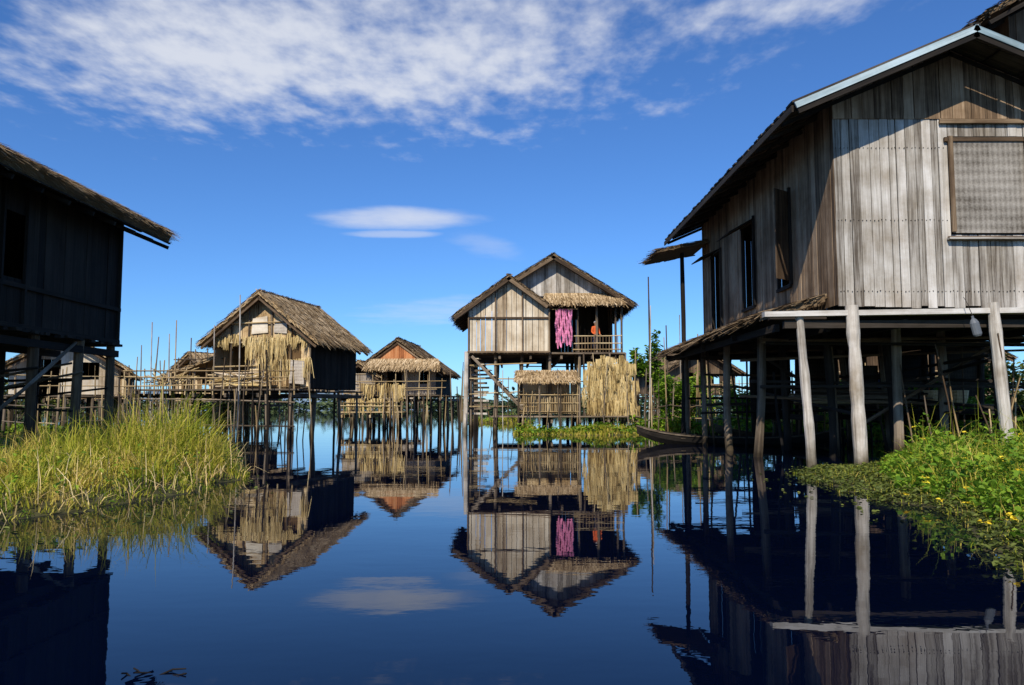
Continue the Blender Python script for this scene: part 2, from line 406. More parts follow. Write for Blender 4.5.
thatch(H['porch_roof'],(-W2-.1,D-1.2,7.1),(-W2-.1,D+1.2,7.1),(-W2-1.9,D+1.2,6.75),(-W2-1.9,D-1.2,6.75),'thatchd',.35,.06)
H['posts'].pole((-W2-.8,D,-.6),(-W2-.75,D,6.95),.10,.08,'dark',8,6,.01)
pb=H['posts']
pb.pole((-2.32,-.25,-.8),(-2.42,-.22,zf-.15),.16,.12,'pale',14,14,.016,.7)
pb.pole((-3.3,-.1,-.8),(-3.5,-.1,zf-.25),.11,.085,'pale',12,12,.024,.4)
pb.pole((.75,-.3,-.8),(.5,-.35,zf-.1),.14,.11,'pale',14,14,.02,.5)
pb.pole((2.6,-.3,-.8),(2.7,-.3,zf-.1),.16,.12,'post',10,8,.02)
pb.pole((-.35,2.2,-.8),(-.3,2.2,zf-.2),.13,.12,'post',8,6,.02)
for y in (3.0,6.2,9.0,D-.1):
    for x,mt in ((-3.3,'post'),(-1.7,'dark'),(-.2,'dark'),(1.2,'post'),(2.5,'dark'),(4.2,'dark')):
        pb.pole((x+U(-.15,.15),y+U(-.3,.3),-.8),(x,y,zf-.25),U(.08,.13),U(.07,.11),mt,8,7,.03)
for k in range(14):
    y=U(2,11); z=U(1.0,2.9)
    pb.pole((-3.5,y,z),(4.4,y+U(-.6,.6),z+U(-.3,.3)),.045,.035,random.choice(('dark','brown')),6,6,.01)
for k in range(8):
    x=random.choice((-3.3,-1.7,-.2,1.2,2.5)); pb.pole((x,1,U(1,2.6)),(x+.2,D,U(1,2.6)),.045,.035,'dark',6,6,.01)
for k in range(26):
    x=U(-3.2,4.4); y=U(3,D); pb.pole((x,y,-.6),(x+U(-.4,.4),y+U(-.3,.3),U(1.2,3.2)),.04,.03,random.choice(('dark','brown')),6,5,.03)
pb.pole((-.9,3,.8),(2.5,2.7,2.9),.05,.04,'brown'); pb.pole((-2.6,6,2.9),(.8,6,.7),.05,.04,'dark')
for k in range(24):
    x=U(-.6,5.0); y=U(-1.6,2.5); pb.pole((x,y,-.5),(x+U(-.6,.6),y+U(-.1,.3),U(.9,3.2)),.022,.015,random.choice(('brown','bamboo','post','brown')),6,5,.04)
# dark mats added to dim the bright view behind the undercroft
b=H['dimming_mats']
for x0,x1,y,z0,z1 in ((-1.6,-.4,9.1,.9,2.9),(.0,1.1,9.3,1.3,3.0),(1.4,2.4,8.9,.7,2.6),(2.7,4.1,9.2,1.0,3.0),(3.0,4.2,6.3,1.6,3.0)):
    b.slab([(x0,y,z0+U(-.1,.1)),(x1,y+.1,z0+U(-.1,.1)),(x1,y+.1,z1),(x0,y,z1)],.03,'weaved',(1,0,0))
deck(H,-1.2,3.8,5.0,7.5,1.25,'dark',.05,'storage_platform')
b=H['stored_poles']
for k in range(40): 
    z=1.3+R()*.45; y=5.3+R()*1.2; b.pole((-1.3+U(-.4,.3),y,z),(1.8+U(-.6,.6),y+U(-.2,.2),z+U(-.05,.05)),.03,.025,random.choice(('bamboo','post','brown')),6,4,.01)
b=H['baskets']
for cx_,cy_ in ((2.3,5.5),(3.1,5.7),(2.7,6.5)):
    n=12; vs=[];fs=[]; pr=[(.0,0),(.2,0),(.27,.2),(.3,.42),(.27,.42),(.22,.2),(0,.05)]
    for r,z in pr:
        for q in range(n): vs.append((cx_+r*math.cos(q*.5236),cy_+r*math.sin(q*.5236),1.3+z))
    for i in range(len(pr)-1):
        for q in range(n): fs.append((i*n+q,i*n+(q+1)%n,(i+1)*n+(q+1)%n,(i+1)*n+q))
    b.add(vs,fs,[(v[0]*1.0,v[2],0) for v in vs],'weave')
H.done()
# hanging jug
b=B(); px,py=9.50,16.0
b.pole((px-.1,py+.1,3.55),(px+.02,py,3.12),.008,.008,'dark',4,3)
prof=[(0,.0),(.06,.0),(.085,.04),(.085,.28),(.06,.34),(.025,.38),(.025,.43),(0,.43)]
vs=[];fs=[];n=12; T=Matrix.Translation((px+.1,py,2.72))@Matrix.Rotation(math.radians(-14),4,'Y')
for r,z in prof:
    for k in range(n): vs.append(T@V3((r*math.cos(k*6.283/n)*1.1,r*math.sin(k*6.283/n)*.8,z)))
for i in range(len(prof)-1):
    for k in range(n): fs.append((i*n+k,i*n+(k+1)%n,(i+1)*n+(k+1)%n,(i+1)*n+k))
b.add(vs,fs,[(0,0,0)]*len(vs),'jug'); b.obj('hanging_jug')
# ================================================================== LEFT HOUSE (near)
H=House('stilt_house',(-13.5,8.8,0),0)
W2=3.7;D=10.5;zf=3.0;sl=.42;xe=4.6;zr=5.78+xe*sl
gt=lambda t:zr-.3-sl*abs(t-W2); wtop=zr-.3-sl*W2
wall(H['right_wall'],(W2,0),(W2,D),zf-.1,wtop,'dark',.22,.03,holes=[(6.0,6.75,3.8,5.1)],gap=.004)  # shade of the sunless side is put into the plank colour
wall(H['back_wall'],(W2,D),(-W2,D),zf-.1,gt,'brown',.22,.03)
wall(H['front_wall'],(-W2,0),(W2,0),zf-.1,gt,'brown',.22,.03)
wall(H['left_wall'],(-W2,D),(-W2,0),zf-.1,wtop,'brown',.22,.03)
b=H['right_wall']
for z in (zf-.05,3.75): b.beam((W2+.04,0,z),(W2+.04,D,z),.05,.09,'dark')
for y in (0,3,6,6.75,D): b.beam((W2+.035,y,zf-.1),(W2+.035,y,wtop),.07,.06,'dark')
gable_roof(H,0,xe,xe,-.6,D+.85,zr,sl,'thatch','thatch','dark',bl=.5,bw=.022,th=.24)
deck(H,-W2,W2+.05,0,D,zf-.12,'dark',.06)
pb=H['posts']
for y in (1,3,5,7.3,9.0,10.4):
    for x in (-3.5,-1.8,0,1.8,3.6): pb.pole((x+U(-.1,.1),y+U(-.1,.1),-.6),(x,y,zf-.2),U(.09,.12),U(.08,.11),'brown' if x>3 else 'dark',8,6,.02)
for k in range(7):
    y=U(6.5,10.5); pb.pole((-3,y,U(.8,1.8)),(3.8,y+U(-1,1),U(1,2.4)),.04,.03,random.choice(('dark','post')),6,5,.01)
pb.pole((3.75,5.5,.9),(3.75,8.6,2.7),.045,.035,'post')
H.done()
# ================================================================== CENTRE HOUSE
cy=39.0
H=House('stilt_house',(0,cy,0),0)
zf=3.95
mc=2.1; sl=.62; zr=8.95; y0=1.2;y1=8
gm=lambda x0:(lambda t:zr-.2-sl*abs(x0+t-mc))
gable_roof(H,mc,3.0,4.1,y0-1.3,y1+.5,zr,sl,'thatch','thatchd','brown',barge='brown',bl=.4,bw=.05)
wall(H['main_gable'],(-.3,y0-.7),(5.2,y0-.7),6.85,gm(-.3),'grey',.2,.03,gap=.012)
thatch(H['skirt_roof'],(1.7,y0-.75,6.95),(5.35,y0-.75,6.95),(5.6,y0-1.8,6.35),(1.6,y0-1.8,6.35),'thatch',.4,.05)
wall(H['right_wall'],(5.2,y0),(5.2,y1),zf,6.75,'brown',.2)
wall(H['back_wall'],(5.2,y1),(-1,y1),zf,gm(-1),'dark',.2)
wall(H['left_wall'],(-1,y1),(-1,y0),zf,6.6,'brown',.2)
wall(H['inner_wall'],(1.8,y0+1.6),(5.2,y0+1.6),zf,6.9,'dark',.2,holes=[(.8,1.7,zf,5.9)])
deck(H,-2.2,5.5,-1.2,y1,zf,'post',.08)
for x in (1.85,3.3,4.25,5.2,5.5): H['verandah_posts'].pole((x,y0-1.3,.0 if x>5.3 else zf-.1),(x,y0-1.3,6.5),.06,.055,'post',7,4,.01)
b=H['railing']
for z in (zf+.12,zf+.42,zf+.8): b.pole((3.0,-.15,z),(5.5,-.15,z+.02),.03,.03,'bamboo',6,4,.01)
for i in range(17): b.beam((3.05+i*.15,-.12,zf),(3.05+i*.15+U(-.02,.02),-.12,zf+.8),.04,.02,'brown')
ac=-.15; asl=.74; azr=7.6
ga=lambda t:azr-.2-asl*abs(t-1.95)
wall(H['annex_front'],(-2.1,-1.4),(1.8,-1.4),zf-.05,ga,'cream',.24,.03,gap=.02)
for x in (-2.1,-.8,.5,1.8): H['annex_front'].beam((x,-1.45,zf-.1),(x,-1.45,min(azr-.3,azr-.25-asl*abs(x-ac))),.06,.05,'brown')
for z in (zf,5.6): H['annex_front'].beam((-2.15,-1.46,z),(1.85,-1.46,z),.05,.08,'brown')
wall(H['annex_side'],(1.8,-1.4),(1.8,2),zf,6.0,'brown',.2)
wall(H['annex_side'],(-2.1,4),(-2.1,-1.4),zf,6.0,'brown',.2)
gable_roof(H,ac,2.7,1.95,-1.75,4.2,azr,asl,'thatch','thatchd','brown',barge='brown',bl=.35,bw=.05,key='annex_roof')
pb=H['posts']
for x in (-2.1,-.8,.5,1.85,3.3,4.6,5.5):
    for y in (-1.0,1.2,4,7.5):
        pb.pole((x+U(-.15,.15),y+U(-.15,.15),-.7),(x,y,zf-.1),U(.08,.12),U(.07,.1),'post' if y<2 else 'dark',8,6,.02)
pb.pole((-2.25,-1.3,-.7),(-2.2,-1.25,3.9),.13,.1,'pale',8,6,.01,.8)
for k in range(34):
    x=U(-2.6,6.2);y=U(-2.8,-1.4); pb.pole((x,y,-.6),(x+U(-.3,.3),y+.1,U(.8,4.0)),.026,.018,random.choice(('bamboo','post','pale')),5,5,.03)
for z in (1.2,1.9,2.6,3.3):
    pb.pole((-2.3,-1.1,z+U(-.1,.1)),(1.2,-1.1,z+U(-.1,.1)),.035,.03,'bamboo',6,4,.01)
    pb.pole((.5,1.3,z+U(-.1,.1)),(5.6,1.3,z+U(-.1,.1)),.035,.03,'post',6,4,.01)
for i in range(12): H['slat_rack'].beam((-2.3+U(-.1,.1),-.6,1.0+i*.21),(-1.2+U(-.1,.2),-.6,1.02+i*.21+U(-.05,.05)),.05,.1,random.choice(('post','bamboo','pale')))
s=H['stair']
s.beam((-1.85,-1.5,3.75),(.6,-2.0,1.2),.06,.13,'post',var=.7); s.beam((-1.75,-.95,3.75),(.7,-1.45,1.2),.06,.13,'post')
for i in range(9):
    t=(i+.5)/9; s.beam((-1.85+2.45*t,-1.52-.5*t,3.72-2.5*t),(-1.75+2.45*t,-.95-.5*t,3.72-2.5*t),.22,.04,'cream')
deck(H,-.9,6.0,-2.0,3,.85,'post',.06,'lower_deck')
thatch(H['lower_roof'],(.2,-1.1,2.95),(3.1,-1.1,2.95),(3.15,-2.1,2.45),(.15,-2.1,2.45),'thatch',.3,.045,.15,.06,.15)
b=H['lower_room']
for i in range(34): 
    x=.35+i*.083; b.pole((x,-1.9,.9),(x+U(-.02,.02),-1.9,1.75+U(-.15,.15)),.028,.022,'bamboo',5,2,.01)
for z in (1.0,1.4,1.8): b.pole((.3,-1.95,z),(3.2,-1.95,z),.025,.025,'bamboo',5,3,.01)
for x in (.3,1.3,2.3,3.2): b.pole((x,-1.95,0),(x,-1.95,2.5),.05,.045,'post',6,3,.01)
panels(b,(.3,-.4),(3.2,-.4),.9,2.8,'weave')
panels(b,(3.2,-1.9),(3.2,-.4),.9,2.4,'weave')
b=H['hung_straw']
for z,x0,x1,ln in ((3.55,4.0,5.5,.5),(3.3,3.6,5.9,.6),(3.0,3.4,5.7,.8),(2.5,3.5,6.05,.7),(2.05,3.3,5.9,.8),(1.5,3.55,5.8,.75),(1.2,4.2,6.1,.6)):
    fringe(b,(x0,-1.6-R()*.3,0),(x1,-1.6-R()*.3,0),z,ln,'straw',110,.026)
b.slab([(3.6,-1.45,.9),(5.8,-1.45,.9),(5.7,-1.45,3.2),(3.7,-1.45,3.2)],-.05,'thatchd',(0,0,1),.3)
for x in (3.45,4.7,5.95): b.pole((x,-1.55,-.5),(x,-1.55,3.8),.05,.045,'post',6,4,.01)
H.done()
# pink hanging cloth
b=B()
b.pole((1.95,cy-.45,6.05),(3.25,cy-.45,6.07),.025,.02,'bamboo',6,3,.01)
for k in range(8):
    x=2.2+k*.105; n=12; ln=U(1.6,2.0); vs=[];fs=[]
    for i in range(n+1):
        z=6.07-ln*i/n; rr=.06*(.65+.6*math.sin(i*.9+k*2.1)**2)*(1 if i<n else .5)
        cxx=x+.03*math.sin(i*.8+k*2); cyy=cy-.45+.04*math.cos(i*1.1+k)
        for q in range(6): vs.append((cxx+rr*math.cos(q*1.047),cyy+rr*.8*math.sin(q*1.047),z))
    for i in range(n):
        for q in range(6): fs.append((i*6+q,i*6+(q+1)%6,(i+1)*6+(q+1)%6,(i+1)*6+q))
    fs.append(tuple(range(6))); fs.append(tuple(n*6+q for q in range(5,-1,-1)))
    b.add(vs,fs,[(0,0,0)]*len(vs),'pink')
b.obj('hanging_pink_cloth',smooth=True)
# ================================================================== LEFT-MID HOUSE
H=House('stilt_house',(-10.35,32.3,0),-11)
zf=2.0; W2=2.15; xe=2.65; zr=6.0; sl=.8; D=4.8
gt=lambda t:zr-.2-sl*abs(t-W2); wt=zr-.2-sl*W2
gable_roof(H,0,xe,xe,-.5,D+.5,zr,sl,'thatch','thatch','brown',bl=.4,bw=.045)
panels(H['front_wall'],(-W2,0),(W2,0),3.9,gt,'weave',.6)
panels(H['front_wall'],(-.6,0),(W2,0),zf,3.9,'weave',.5)
wall(H['right_wall'],(W2,0),(W2,D),zf,wt,'dark',.2)  # near-black planks carry the shade of this side under the eave
panels(H['left_wall'],(-W2,D),(-W2,0),zf,wt,'weave',.9)
wall(H['back_wall'],(W2,D),(-W2,D),zf,gt,'dark',.3)
fringe(H['straw_screen'],(-.7,-.1,0),(1.1,-.1,0),3.9,.85,'straw',100,.028)
fringe(H['straw_screen'],(-.2,-.06,0),(W2+.1,-.06,0),3.2,.8,'straw',70,.028)
fringe(H['straw_screen'],(-W2,-.1,0),(W2,-.1,0),4.15,.45,'straw',70,.03)
b=H['front_wall']
for x in (-W2,-1.4,-.6,.4,1.3,W2): b.pole((x,-.06,zf-.1),(x,-.06,gt(x+W2)),.04,.035,'post',6,3,.01)
for z in (zf+.9,3.9,4.7): b.pole((-min(W2,(zr-z)/sl),-.09,z),(min(W2,(zr-z)/sl),-.09,z+.03),.035,.03,'bamboo',6,3,.01)
b.slab([(-.5,-.05,4.25),(.25,-.05,4.3),(.2,-.05,5.0),(-.45,-.05,4.9)],.012,'cream',(1,0,0),.9)
b.slab([(.5,-.05,4.3),(1.1,-.05,4.25),(1.1,-.05,4.75),(.55,-.05,4.8)],.012,'weaveg',(1,0,0),.9)
b.slab([(1.3,-.17,2.2),(1.95,-.17,2.15),(1.95,-.17,3.1),(1.35,-.17,3.15)],.012,'weaveg',(1,0,0),.8)
deck(H,-4.6,W2+.3,-2.0,D,zf,'post',.06)
rail(H,(-4.6,-1.95,zf),(W2+.2,-1.95,zf),.7,'bamboo',15,bars=3)
rail(H,(-4.6,0.5,zf),(-2.2,0.5,zf),1.3,'post',6,bars=3)
stilts(H,-4.4,W2+.1,-1.8,D-.1,zf-.1,7,4,.07,'post',.15)
pb=H['posts']
for k in range(36):
    x=U(-5.2,3.2); y=U(-3.2,-1.2); pb.pole((x,y,-.6),(x+U(-.3,.3),y,U(.7,3.3)),.028,.02,random.choice(('dark','post','bamboo','post')),5,4,.03)
for z in (.7,1.5):
    pb.pole((-4.6,-2.0,z+U(-.1,.1)),(2.5,-2.0,z+U(-.2,.2)),.03,.03,'post',5,5,.02)
for x in (-4.0,-3.2,-1.2): pb.pole((x,-1.5,-.6),(x-.1,-1.5,U(3.8,5.6)),.032,.02,'pale',6,5,.01)
b=H['firewood_stack']
for k in range(60): b.pole((U(-2.2,-.9),-.6+U(-.25,.25),zf+.05+R()*.6),(U(-.7,.7),-.6+U(-.25,.25),zf+.05+R()*.6),.03,.03,random.choice(('cream','bamboo','straw')),5,2,.01)
thatch(H['lean_to_roof'],(-2.5,.2,3.3),(-2.5,3.4,3.3),(-4.7,3.4,2.6),(-4.7,.2,2.6),'thatch',.4,.05)
b=H['drying_rack']
for k in range(34): b.pole((U(-4.5,-2.6),-1.5+U(-.2,.5),zf+U(.05,.5)),(U(-4.5,-2.2),-1.3+U(-.2,.5),zf+U(.05,.9)),.025,.02,random.choice(('straw','bamboo','post')),5,2,.02)
H.done()
# ================================================================== FAR HOUSE with reddish gable
H=House('stilt_house',(-6.9,47.5,0),-4)
zf=1.95; W2=2.3; xe=2.85; zr=5.35; sl=.72; D=6
gt=lambda t:zr-.2-sl*abs(t-W2); wt=zr-.2-sl*W2
gable_roof(H,0,xe,xe,-.5,D+.5,zr,sl,'thatch','thatchd','brown',bl=.4,bw=.06)
wall(H['gable'],(-W2,-.35),(W2,-.35),3.9,gt,'reddish',.25)
thatch(H['skirt_roof'],(-1.6,-.45,4.05),(2.5,-.45,4.05),(2.7,-1.4,3.45),(-1.8,-1.4,3.45),'thatch',.4,.06)
wall(H['front_wall'],(-W2,0),(W2,0),zf,3.9,'weaveg',.5,holes=[(1.6,2.5,zf,3.5),(3.6,4.1,2.6,3.4)])
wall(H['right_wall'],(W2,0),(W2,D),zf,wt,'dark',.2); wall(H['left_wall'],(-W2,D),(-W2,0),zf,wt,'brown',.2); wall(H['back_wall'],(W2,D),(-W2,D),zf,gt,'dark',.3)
gable_roof(H,-2.2,1.3,1.3,-1.2,3,3.95,.7,'thatch','thatch','brown',bl=.4,bw=.06,key='wing_roof')
panels(H['wing_wall'],(-3.1,-1.0),(-1.2,-1.0),zf,3.2,'weaveg',.8)
deck(H,-3.2,3.0,-2.2,D,zf,'post',.06)
deck(H,-2.4,1.0,-4.0,-2.2,1.0,'bamboo',.06,'lower_deck')
fringe(H['straw_screen'],(-1.7,-2.3,0),(.9,-2.3,0),2.5,.8,'straw',50,.05)
fringe(H['straw_screen'],(-2.1,-3.9,0),(.7,-3.9,0),1.6,.7,'straw',40,.05)
rail(H,(-3.1,-2.25,zf),(3.0,-2.25,zf),.8,'bamboo',9,bars=3)
rail(H,(-2.3,-4.0,.9),(1.0,-4.0,.9),.7,'bamboo',6,bars=2)
stilts(H,-3.0,2.9,-2.1,D,zf-.1,7,4,.08,'post',.12)
stilts(H,-2.3,.9,-3.9,-3.9,1.0,5,1,.05,'post',.1)
for k in range(22):
    x=U(-3.6,3.5); y=U(-4.4,-2.4); H['posts'].pole((x,y,-.6),(x+U(-.15,.15),y,U(1.0,3.5)),.035,.026,random.choice(('post','bamboo')),5,3,.02)
H.done()
# ================================================================== background houses
def simple_house(loc,rot,W2,D,zf,ze,sl,roofm='thatch',wallm='weaveg',ov=.5,lod=.07,open_=True,rail_=True):
    H=House('stilt_house',loc,rot); xe=W2+ov; zr=ze+sl*xe
    gt=lambda t:zr-.2-sl*abs(t-W2); wt=zr-.2-sl*W2
    gable_roof(H,0,xe,xe,-.6,D+.5,zr,sl,'thatch',roofm,'brown',bl=.45,bw=lod)
    hs=[(W2*.5,W2*.5+.9,zf,zf+1.6),(W2*1.3,W2*1.3+.7,zf+.7,zf+1.5)] if open_ else []
    wall(H['front_wall'],(-W2,0),(W2,0),zf,gt,wallm,.35,holes=hs)
    wall(H['right_wall'],(W2,0),(W2,D),zf,wt,'brown',.3,holes=[(D*.4,D*.4+.9,zf+.7,zf+1.5)]); wall(H['left_wall'],(-W2,D),(-W2,0),zf,wt,wallm,.3,holes=[(D*.4,D*.4+.9,zf+.7,zf+1.5)]); wall(H['back_wall'],(W2,D),(-W2,D),zf,gt,'brown',.3)
    deck(H,-W2-.3,W2+.3,-1.6,D,zf,'post',.06)
    stilts(H,-W2,W2,-1.5,D,zf-.1,5,4,.08,'post',.12)
    if rail_: rail(H,(-W2-.2,-1.55,zf),(W2+.2,-1.55,zf),.8,'bamboo',8,bars=2)
    for k in range(14):
        x=U(-W2-1,W2+1); y=U(-3,-1.7); H['posts'].pole((x,y,-.6),(x+U(-.15,.15),y,U(1.2,3.0)),.035,.026,random.choice(('post','bamboo')),5,3,.02)
    H.done()
simple_house((-20.6,36,0),30,2.2,5.5,1.8,2.95,.62,'thatch','cream')
simple_house((-20.3,50,0),-30,2.2,5,1.6,2.9,.65,'thatch','weave')
simple_house((-9.8,60,0),10,2.5,5,1.7,2.9,.6,'thatchd','weaveg')
simple_house((17.5,37,0),-20,3,6,2.2,3.8,.55,'thatchd','brown')
simple_house((14.5,60,0),15,3,6,2.2,3.8,.55,'thatchd','brown')
simple_house((25,45,0),-10,3,6,2.0,4.0,.6,'thatchd','brown')
simple_house((-33,60,0),20,3,6,1.8,3.6,.6,'thatch','weave')
# ================================================================== poles, fences
def stick_fence(name,pts,h0,h1,r=.03,mats=('bamboo','post'),rails=True):
    b=B()
    for (x,y) in pts:
        t=V3((x+U(-.12,.12),y,U(h0,h1))); b.pole((x,y,-.6),t,r*U(.8,1.3),r*.7,random.choice(mats),6,4,.02)
    if rails:
        for z in (.7,1.2):
            for i in range(0,len(pts)-2,2): b.pole((pts[i][0],pts[i][1]-.04,z+U(-.15,.15)),(pts[i+2][0],pts[i+2][1]-.04,z+U(-.15,.15)),.022,.02,random.choice(mats),5,3,.01)
    b.obj(name)
stick_fence('bamboo_fence',[(6.1+i*.33,36.2+U(-.4,.4)) for i in range(13)],1.2,3.2)
stick_fence('bamboo_fence',[(7.2+i*.4,31.5+U(-.5,.5)) for i in range(12)],.9,2.8,.03,('post','brown','bamboo'))
stick_fence('bamboo_fence',[(-9.5+i*.35,29.2+U(-.3,.3)) for i in range(7)],.4,1.5,.028,('post','dark'),False)
stick_fence('bamboo_fence',[(-16+i*.5,36+U(-.5,.5)) for i in range(11)],.8,2.4,.03,('post','bamboo'))
stick_fence('bamboo_fence',[(9+i*.6,27+U(-.8,.8)) for i in range(14)],1.0,2.8,.035,('post','brown','bamboo'))
stick_fence('bamboo_fence',[(-22+i*.8,30+U(-1,1)) for i in range(9)],1.0,2.2,.035,('post','brown','bamboo'))
for (x,y,h,r,m) in ((6.75,38.0,7.6,.06,'post'),(6.35,36.6,6.0,.035,'pale'),(-2.1,43,3.6,.05,'post'),(7.7,38,5.2,.045,'post'),(-10.6,30.2,5.6,.035,'pale'),(-15.2,33,4.2,.04,'post'),(-9.2,29.6,3.4,.045,'dark'),(-3.1,47,3.9,.04,'post'),(8.6,36,4.6,.04,'bamboo'),(7.1,35.5,4.4,.035,'bamboo'),(8.1,37,5.6,.035,'pale'),(-5.6,42,3.2,.035,'post'),(-2.9,38.5,3.0,.04,'post'),(-13.9,32,4.8,.035,'bamboo'),(-16.6,35,4.0,.035,'post'),(-2.5,37.6,2.2,.04,'dark')):
    b=B(); b.pole((x,y,-.7),(x+U(-.2,.2),y,h),r,r*.6,m,7,7,.012)
    b.obj('bamboo_pole' if h<7 else 'utility_pole')
# ================================================================== canoe
def canoe(name,x0,y0,x1,y1,w=.42,h=.38,mat='dark'):
    b=B(); P=V3((x0,y0,0)); Q=V3((x1,y1,0)); d=(Q-P); Ln=d.length; d.normalize(); s=V3((-d.y,d.x,0))
    n=24; vs=[];gs=[];fs=[]; prof=[(-1,1),(-.88,.45),(-.5,.06),(0,0),(.5,.06),(.88,.45),(1,1)]
    inner=[(.9,1),(.78,.5),(.42,.16),(0,.12),(-.42,.16),(-.78,.5),(-.9,1)]
    allp=prof+inner; m=len(allp)
    for i in range(n+1):
        t=i/n; e=abs(2*t-1); ww=w*(1-e**3*.93); sheer=e**3*.34; bot=-.12+e**4*.45
        for a,z in allp:
            top=h-.08+sheer; zz=bot+(top-bot)*z
            vs.append(P+d*(Ln*t)+s*(a*ww)+V3((0,0,zz))); gs.append((Ln*t,a*ww,zz))
    for i in range(n):
        for k in range(m):
            k2=(k+1)%m; fs.append((i*m+k,i*m+k2,(i+1)*m+k2,(i+1)*m+k))
    fs.append(tuple(range(m))); fs.append(tuple(n*m+k for k in range(m-1,-1,-1)))
    b.add(vs,fs,gs,mat,.6)
    for t in (.25,.42,.58,.75):
        c=P+d*(Ln*t)+V3((0,0,h-.13)); b.beam(c-s*w*.85,c+s*w*.85,.16,.03,'post')
    for sg in (-1,1):
        for i in range(n):
            e0=abs(2*i/n-1);e1=abs(2*(i+1)/n-1)
            b.beam(P+d*(Ln*i/n)+s*sg*w*(1-e0**3*.93)+V3((0,0,h-.06+e0**3*.34)),P+d*(Ln*(i+1)/n)+s*sg*w*(1-e1**3*.93)+V3((0,0,h-.06+e1**3*.34)),.05,.04,'post',var=.6)
    b.obj(name)
canoe('wooden_canoe',4.3,27.0,10.4,24.6,.45,.36,'dark')
canoe('wooden_canoe',7.5,29,13,29.6,.45,.36,'brown')
# ================================================================== vegetation
def in_poly(x,y,poly):
    c=np.zeros(x.shape,bool); n=len(poly); j=n-1
    for i in range(n):
        xi,yi=poly[i];xj,yj=poly[j]
        c^=((yi>y)!=(yj>y))&(x<(xj-xi)*(y-yi)/(yj-yi+1e-12)+xi); j=i
    return c
def sample(poly,n):
    P=np.array(poly); lo=P.min(0);hi=P.max(0); out=np.zeros((0,2))
    while len(out)<n:
        q=lo+(hi-lo)*np.random.rand(n*2,2); q=q[in_poly(q[:,0],q[:,1],poly)]; out=np.vstack([out,q])
    return out[:n]
def edged(poly,p):
    P=np.array(poly); best=np.full(len(p),1e9)
    for i in range(len(P)):
        a=P[i];b=P[(i+1)%len(P)];ab=b-a
        t=np.clip(((p-a)@ab)/(ab@ab),0,1); best=np.minimum(best,np.linalg.norm(p-(a+t[:,None]*ab),axis=1))
    return best
def wob_poly(poly,amp=.25,sub=6):
    out=[]; n=len(poly)
    for i in range(n):
        a=poly[i];b=poly[(i+1)%n]
        for k in range(sub):
            t=k/sub; out.append((a[0]+(b[0]-a[0])*t+U(-amp,amp),a[1]+(b[1]-a[1])*t+U(-amp,amp)))
    return out
def mound(poly,h,name,parent,step=.35):
    P=np.array(poly);lo=P.min(0)-.2;hi=P.max(0)+.2
    nx=int((hi[0]-lo[0])/step)+2; ny=int((hi[1]-lo[1])/step)+2
    xs=np.linspace(lo[0],hi[0],nx); ys=np.linspace(lo[1],hi[1],ny); X,Y=np.meshgrid(xs,ys)
    q=np.stack([X.ravel(),Y.ravel()],1); e=edged(poly,q); ins=in_poly(q[:,0],q[:,1],poly)
    z=np.where(ins,np.minimum(e*.35,h),-np.minimum(e*.5,.4))+np.random.rand(len(q))*.03-.02
    vs=[(q[i,0],q[i,1],z[i]) for i in range(len(q))]; fs=[]
    for j in range(ny-1):
        for i in range(nx-1):
            a=j*nx+i; fs.append((a,a+1,a+1+nx,a+nx))
    mkobj(name,vs,fs,[(0,0,0)]*len(vs),[.5]*len(vs),['mud'],None,parent,True)
def blades(name,p,z0,h,w,mat,parent=None,lean=.45,clump=None,var=None):
    n=len(p); ang=np.random.rand(n)*6.283; ln=np.random.rand(n)*lean*h
    if clump is not None: ang=clump+np.random.randn(n)*.9
    dx=np.cos(ang)*ln;dy=np.sin(ang)*ln
    wa=np.random.rand(n)*3.1416; sx=np.cos(wa)*w*.5; sy=np.sin(wa)*w*.5
    v=np.zeros((n,7,3)); g=np.zeros((n,7,3))
    for k,(t,ws) in enumerate(((0,1),(.4,.9),(.75,.6))):
        cx=p[:,0]+dx*t**2; cy_=p[:,1]+dy*t**2; cz=z0+h*(t-.3*t**3*(ln/h))
        for s,sg in ((0,-1),(1,1)):
            v[:,k*2+s,0]=cx+sg*sx*ws; v[:,k*2+s,1]=cy_+sg*sy*ws; v[:,k*2+s,2]=cz; g[:,k*2+s,0]=t
    v[:,6,0]=p[:,0]+dx*1.15; v[:,6,1]=p[:,1]+dy*1.15; v[:,6,2]=z0+h*(1-.45*(ln/h)); g[:,6,0]=1
    base=np.arange(n)*7
    q1=np.stack([base,base+1,base+3,base+2],1); q2=q1+2; t3=np.stack([base+4,base+5,base+6],1)
    faces=q1.tolist()+q2.tolist()+t3.tolist()
    vr=np.random.rand(n) if var is None else var
    return mkobj(name,v.reshape(-1,3).tolist(),faces,g.reshape(-1,3),np.repeat(vr,7),[mat],None,parent)
